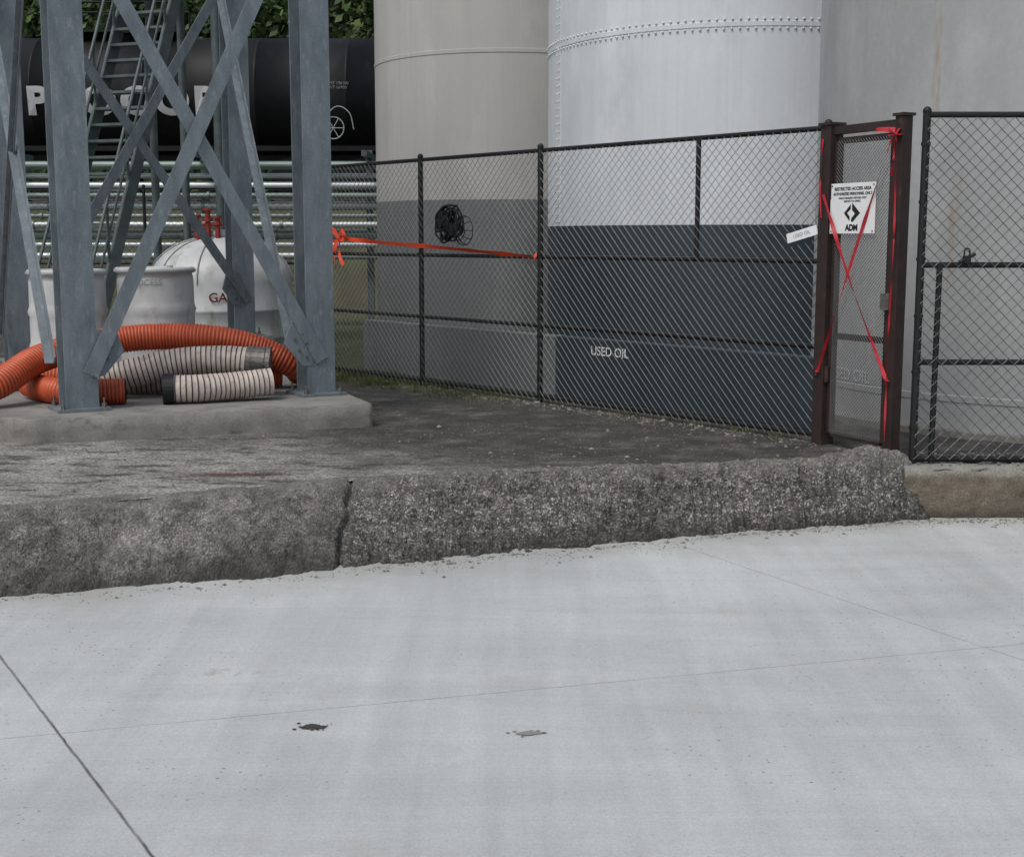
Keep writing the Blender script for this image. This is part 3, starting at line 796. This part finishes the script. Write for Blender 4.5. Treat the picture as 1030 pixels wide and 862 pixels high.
hose('suction_hose',[(-5.6,12.6,.33),(-4.9,12.35,.33),(-4.2,12.35,.33),(-3.3,12.48,.33),(-2.6,12.5,.33),(-2.2,12.6,.33)],.125)
hose('suction_hose',[(-4.3,11.75,.315),(-4.08,11.45,.315),(-3.85,11.25,.315),(-3.6,11.22,.315),(-3.31,11.28,.315)],.113,open1=True)
hose('suction_hose',[(-3.75,11.62,.33),(-3.4,11.68,.42),(-3.0,11.78,.51),(-2.6,11.84,.53),(-2.32,11.86,.51)],.132,pale=True,fit1=True,open0=True)
hose('suction_hose',[(-2.98,11.28,.33),(-2.72,11.34,.33),(-2.45,11.48,.335),(-2.12,11.62,.36)],.122,pale=True,open0=True,open1=True)
hose('suction_hose',[(-3.55,11.98,.33),(-3.0,12.05,.33),(-2.3,12.1,.33)],.122,pale=True,open1=True)
mb=MB(); p0=Vector((-2.98,11.28,.33)); d=Vector((.26,.06,0)).normalized()
mb.tube([p0-d*.015,p0-d*.015,p0+d*.08,p0+d*.08],[.10,.133,.133,.115],24,0,sm=False); mb.obj('hose_cuff',m_black)

# ---------------------------------------------------------------- drums and white tank
def drum(x,y,r,h,z=.2):
    e=empty('plastic_drum',(x,y,z)); mb=MB()
    pr=[(.01,0),(r*.9,0),(r*.97,.03)]
    for k in range(1,20):
        t=k/20; zz=.03+t*(h-.1); rr=r*(1.0+.012*math.sin(t*math.pi))
        if k in(6,13): rr+=.018
        pr.append((rr,zz))
    pr+=[(r*.97,h-.06),(r*1.03,h-.055),(r*1.05,h-.03),(r*1.03,h),(r*.96,h),(r*.94,h-.03),(.01,h-.03)]
    mb.lathe((x,y,z),pr,48); mb.obj('body',m_poly,e)
    mb=MB(); mb.lathe((x,y,z),[(r*1.06,h-.05),(r*1.075,h-.045),(r*1.075,h-.02),(r*1.06,h-.015)],48); mb.cyl((x+r*.4,y,z+h-.03),(x+r*.4,y,z+h+.015),.035,mi=0); mb.obj('lid_ring',m_polyrib,e)
    return e
e=drum(-3.66,13.65,.38,1.12)
def wd(p):
    a=(p.x+3.66)/.40; return Vector((-3.66+.402*math.sin(a),13.65-.402*math.cos(a),p.z))
text('marking','PROCESS',.085,(-3.66,13.2,1.17),(1,0,0),(0,0,1),m_grayt,e,fn=wd)
drum(-4.50,13.45,.37,1.10)
wt=empty('white_chemical_tank',(-4.0,18.3,0)); mb=MB()
r=.96; pr=[(r,.0),(r,.25),(r+.015,.27),(r,.29),(r,.62),(r+.015,.64),(r,.66),(r,1.0)]
for k in range(1,10):
    a=k/10*math.pi/2; pr.append((max(.2,r*math.cos(a)),1.0+.62*math.sin(a)))
pr+=[(.22,1.62),(.22,1.70),(.01,1.71)]
mb.lathe((-4.0,18.3,.02),pr,64); mb.obj('body',m_poly,wt)
mb=MB()
for k in range(10):
    a=k*math.pi/5+.2; mb.tube([(-4.0+(r*math.cos(t)+.012)*math.cos(a),18.3+(r*math.cos(t)+.012)*math.sin(a),1.02+.63*math.sin(t)) for t in [i*.15 for i in range(10)]],.010,6,0)
mb.obj('ribs',m_polyrib,wt)
mb=MB()
for dx,h in((-.15,.20),(0,.28),(.13,.18)):
    x=-4.1+dx; mb.cyl((x,18.05,1.6),(x,18.05,1.7+h),.035,mi=0); mb.cyl((x,18.05,1.7+h*.5),(x,18.05,1.74+h*.5),.065,mi=0); mb.cyl((x,18.05,1.7+h),(x,18.05,1.73+h),.06,mi=0)
mb.cyl((-4.3,18.05,1.80),(-3.9,18.05,1.80),.025,mi=0)
mb.obj('valves',m_redp,wt)
def wrap(p):
    a=(p.x+4.0)/.975; return Vector((-4.0+.98*math.sin(a),18.3-.98*math.cos(a),p.z))
text('marking','GAS',.17,(-3.80,17.4,.84),(1,0,0),(0,0,1),m_redp,wt,.002,fn=wrap)

# ---------------------------------------------------------------- pipe rack
pr=empty('pipe_rack',(-8,24.5,0)); mb=MB()
zs=[1.30,1.5,1.68,1.86,2.02,2.2,2.38,2.56,2.74,2.92]
for i,z in enumerate(zs):
    r=(.066,.05,.082,.06,.045,.078,.055,.07,.048,.075)[i]
    mb.cyl((-17,24.3+(i%3)*.07,z),(-2.2,24.3+(i%3)*.07,z),r,n=16,mi=(0,0,1,0,1,0,1,0,0,1)[i])
    for x in(-13.2,-9.1,-6.3,-4.6): mb.cyl((x+i*.13,24.3+(i%3)*.07,z),(x+.05+i*.13,24.3+(i%3)*.07,z),r+.02,n=16,mi=1)
mb.obj('pipes',[m_pipe,m_pipeg],pr)
mb=MB()
for x in(-16,-12.5,-9,-5.6,-2.6):
    mb.beam((x,24.55,-.1),(x,24.55,3.2),.12,.12,0,up=(0,1,0))
    mb.beam((x,23.7,3.1),(x,25.2,3.1),.1,.1,0)
mb.obj('supports',m_galvd,pr)

# ---------------------------------------------------------------- embankment, tank car, trees
mb=MB(); vs=[]
nx=60
prof=[(27,-.05),(28,.2),(29.5,1.4),(31,2.2),(31.8,2.4),(36.5,2.4),(38,2.3),(42,2.2),(47,2.4),(50,3.0),(54,7),(60,12),(75,17),(110,20),(160,22),(161,-.6)]
for i in range(nx+1):
    x=-70+140*i/nx
    for y,z in prof:
        vs.append((x,y+.4*noise.noise(Vector((x*.3,y,0))),z+(.18 if y<50 else 1.2)*noise.noise(Vector((x*.4,y*.4,3))) if 28<y<31 or y>38 else z))
W=len(prof)
for k in range(W-1):
    pass
o0=len(mb.v); mb.v+=[tuple(v) for v in vs]
for i in range(nx):
    for k in range(W-1):
        mb.f.append([i*W+k,(i+1)*W+k,(i+1)*W+k+1,i*W+k+1]); mb.m.append(1 if prof[k][0]>=42 else 0); mb.s.append(True)
mb.obj('embankment',[m_hill,m_wood])
tr=empty('railway_track',(-6,34,2.4)); mb=MB()
for y in(33.25,34.75): mb.beam((-60,y,2.62),(60,y,2.62),.07,.16,0)
mb.obj('rails',m_bolt,tr); mb=MB()
for i in range(160): mb.box((-48+i*.6,34,2.48),(.24,2.6,.16),0)
mb.obj('sleepers',m_bark,tr)

tc=empty('tank_car',(-9,34,2.7)); mb=MB()
cx0,cx1=-17.0,-2.2; cyr,czr,rr=34.0,5.10,1.44
pr_=[(.01,cx0-.55),(rr*.5,cx0-.48),(rr*.85,cx0-.25),(rr,cx0)]
for x in(-14.3,-11.6,-8.9,-6.2,-4.0): pr_+=[(rr,x-.03),(rr+.012,x-.025),(rr+.012,x+.025),(rr,x+.03)]
pr_+=[(rr,cx1),(rr*.85,cx1+.25),(rr*.5,cx1+.48),(.01,cx1+.55)]
mb.lathe((0,cyr,czr),pr_,72,axis='X'); mb.obj('barrel',m_rail,tc)
mb=MB()
mb.cyl((-9.6,34,6.4),(-9.6,34,6.95),.5,n=28,mi=0)
mb.box((-9.6,34,6.62),(3.0,1.6,.06),0)
for x in(-11,-9.6,-8.2):
    for y in(33.25,34.75): mb.cyl((x,y,6.6),(x,y,7.3),.025,mi=0)
for y in(33.25,34.75): mb.cyl((-11,y,7.3),(-8.2,y,7.3),.025,mi=0)
mb.box((-9.6,34,3.55),(16.2,.6,.35),0)
for x0 in(-17.2,-2.0): mb.box((x0,34,3.55),(.3,2.7,.3),0)
for y in(32.7,35.3): mb.box((-9.6,y,3.78),(15.2,.10,.12),0)
for x in(-14.5,-4.6):
    for dx in(-.9,.9):
        for y in(33.2,34.8): mb.cyl((x+dx,y-.06,3.14),(x+dx,y+.06,3.14),.44,n=28,mi=0)
    for y in(32.98,35.02): mb.box((x,y,3.16),(2.3,.14,.42),0)
for x in(-5.15,-4.72): mb.cyl((x,32.50,3.6),(x,32.56,6.1),.022,mi=0)
for k in range(8): mb.cyl((-5.15,32.5,3.7+k*.31),(-4.72,32.5,3.7+k*.31),.018,mi=0)
mb.obj('underframe',m_rail,tc)
def cw(p):
    dz=p.z-czr; return Vector((p.x,cyr-math.sqrt(max(.01,rr*rr-dz*dz))-.05,p.z))
text('lettering','PROCOR',.88,(-9.35,32.5,4.86),(1,0,0),(0,0,1),m_white,tc,.04,sx=1.15,fn=cw,space=1.2)
text('reporting_mark','UTLX 22451',.20,(-12.7,32.5,4.3),(1,0,0),(0,0,1),m_white,tc,.004,fn=cw)
text('data_panel','LD LMT 196100\nLT WT 66900',.10,(-4.25,32.5,5.25),(1,0,0),(0,0,1),m_grayt,tc,0,fn=cw)
mb=MB()
mb.tube([(-4.3+.26*math.cos(i*.314),32.52,4.25+.26*math.sin(i*.314)) for i in range(21)],.014,6,0)
for k in range(3):
    a=k*math.pi/3; mb.cyl((-4.3-.26*math.cos(a),32.52,4.25-.26*math.sin(a)),(-4.3+.26*math.cos(a),32.52,4.25+.26*math.sin(a)),.010,mi=0)
mb.tube(catmull([(-4.5,32.45,4.5),(-4.2,32.45,4.75),(-3.9,32.45,4.6),(-3.8,32.5,4.2)],.05),.014,6,0)
mb.obj('brake_wheel',m_grayt,tc)

def tree(x,y,z0,h,cr,nleaf):
    e=empty('tree',(x,y,z0)); mb=MB()
    top=Vector((x+ru(-.4,.4),y,z0+h*.75))
    mb.tube(catmull([(x,y,z0-.2),(x+ru(-.2,.2),y,z0+h*.3),top],.4),.18,10,0)
    cl=[]
    for i in range(30):
        a=ru(0,6.28); rr_=cr*math.sqrt(R())*.95; zz=z0+h*ru(.18,1.0)
        k=1-.45*max(0,(zz-z0)/h-.5)*2
        c=Vector((x+rr_*k*math.cos(a),y+rr_*k*math.sin(a),zz)); cl.append((c,ru(.8,1.5)))
        if i%3==0:
            b=Vector((x,y,z0+h*ru(.25,.6))); mb.tube(catmull([b,(b+c)/2+Vector((0,0,-.2)),c],.5),.05,6,0)
    mb.obj('trunk',m_bark,e)
    mb=MB()
    for i in range(nleaf):
        c,r=random.choice(cl); d=Vector((random.gauss(0,1),random.gauss(0,1),random.gauss(0,1))).normalized()*r*(R()**.4)
        d.z*=.8; p=c+d; s=ru(.10,.20)
        n=Vector((random.gauss(0,1),random.gauss(0,1),random.gauss(.6,1))).normalized(); a=n.orthogonal().normalized(); b=n.cross(a)
        mb.add([p-a*s,p-b*s*.6,p+a*s,p+b*s*.6],[(0,1,2,3)],0 if R()<.6 else 1)
    mb.obj('foliage',[m_leaf,m_leaf2],e,recalc=False)
for i,x in enumerate((-21,-18,-15.5,-13,-10.5,-8,-5.5,-3,1,6)):
    tree(x+ru(-.5,.5),43+(i%2)*3+ru(-1,1),2.2,ru(10,12.5),3.0,5200)
mb=MB()
for i in range(17000):
    x=ru(-30,14); y=39.5+ru(0,2.5); z=2.1+(R()**.7)*(7.4+2.0*noise.noise(Vector((x*.4,0,0)))); s=ru(.10,.21)
    n=Vector((random.gauss(0,1),random.gauss(0,1),random.gauss(.6,1))).normalized(); a=n.orthogonal().normalized(); b=n.cross(a); p=Vector((x,y,z))
    mb.add([p-a*s,p-b*s*.6,p+a*s,p+b*s*.6],[(0,1,2,3)],0 if R()<.5 else 1)
mb.obj('bushes',[m_leaf,m_leaf2],recalc=False)

mb=MB()
def blade(x,y,h):
    a=ru(0,6.28); w=ru(.002,.005); lx,ly=ru(-.5,.5)*h,ru(-.5,.5)*h
    mb.add([(x-w*math.cos(a),y-w*math.sin(a),0),(x+w*math.cos(a),y+w*math.sin(a),0),(x+lx*.4+w*.6,y+ly*.4,h*.6),(x+lx,y+ly,h)],[(0,1,2,3)])
for i in range(150):
    s=7.2-abs(random.gauss(0,1.6)); o=random.gauss(.12,.25)
    c=FP(s,0,o); k=int(ru(10,50)); rad=ru(.03,.12)
    for j in range(k): blade(c.x+random.gauss(0,rad),c.y+random.gauss(0,rad),ru(.015,.07))
for i in range(16):
    s=ru(0.2,3.0); c=FP(s,0,abs(random.gauss(0,.06)))
    for j in range(16): blade(c.x+random.gauss(0,.03),c.y+random.gauss(0,.03),ru(.02,.06))
mb.obj('grass',m_grass,recalc=False)

# ---------------------------------------------------------------- camera, light
cam=bpy.data.cameras.new('camera'); co=bpy.data.objects.new('camera',cam); COL.objects.link(co)
cam.sensor_width=36; cam.lens=46.5; cam.clip_end=2000; cam.clip_start=.05
pitch=math.radians(8.3-.17)
co.matrix_world=Matrix.Translation((0,0,1.6))@Matrix.Rotation(math.pi/2-pitch,4,'X')
scn.camera=co

w=bpy.data.worlds.new('World'); scn.world=w; w.use_nodes=True
t=w.node_tree; bg=t.nodes['Background']; sky=t.nodes.new('ShaderNodeTexSky'); sky.sky_type='NISHITA'
sky.sun_disc=False; EL=math.radians(56); AZ=math.radians(215)
sky.sun_elevation=EL; sky.sun_rotation=AZ; sky.air_density=1.0; sky.dust_density=3.5; sky.ozone_density=1.0
hs=t.nodes.new('ShaderNodeHueSaturation'); hs.inputs['Saturation'].default_value=.68
t.links.new(sky.outputs[0],hs.inputs['Color']); t.links.new(hs.outputs[0],bg.inputs['Color']); bg.inputs['Strength'].default_value=.135
sl=bpy.data.lights.new('sun','SUN'); sl.energy=1.4; sl.angle=math.radians(16); sl.color=(1,.975,.94)
so=bpy.data.objects.new('sun',sl); COL.objects.link(so)
S=Vector((math.sin(AZ)*math.cos(EL),math.cos(AZ)*math.cos(EL),math.sin(EL)))
so.rotation_euler=S.to_track_quat('Z','Y').to_euler(); so.location=(0,0,30)
scn.view_settings.view_transform='Standard'; scn.view_settings.look='None'; scn.view_settings.exposure=0; scn.view_settings.gamma=1
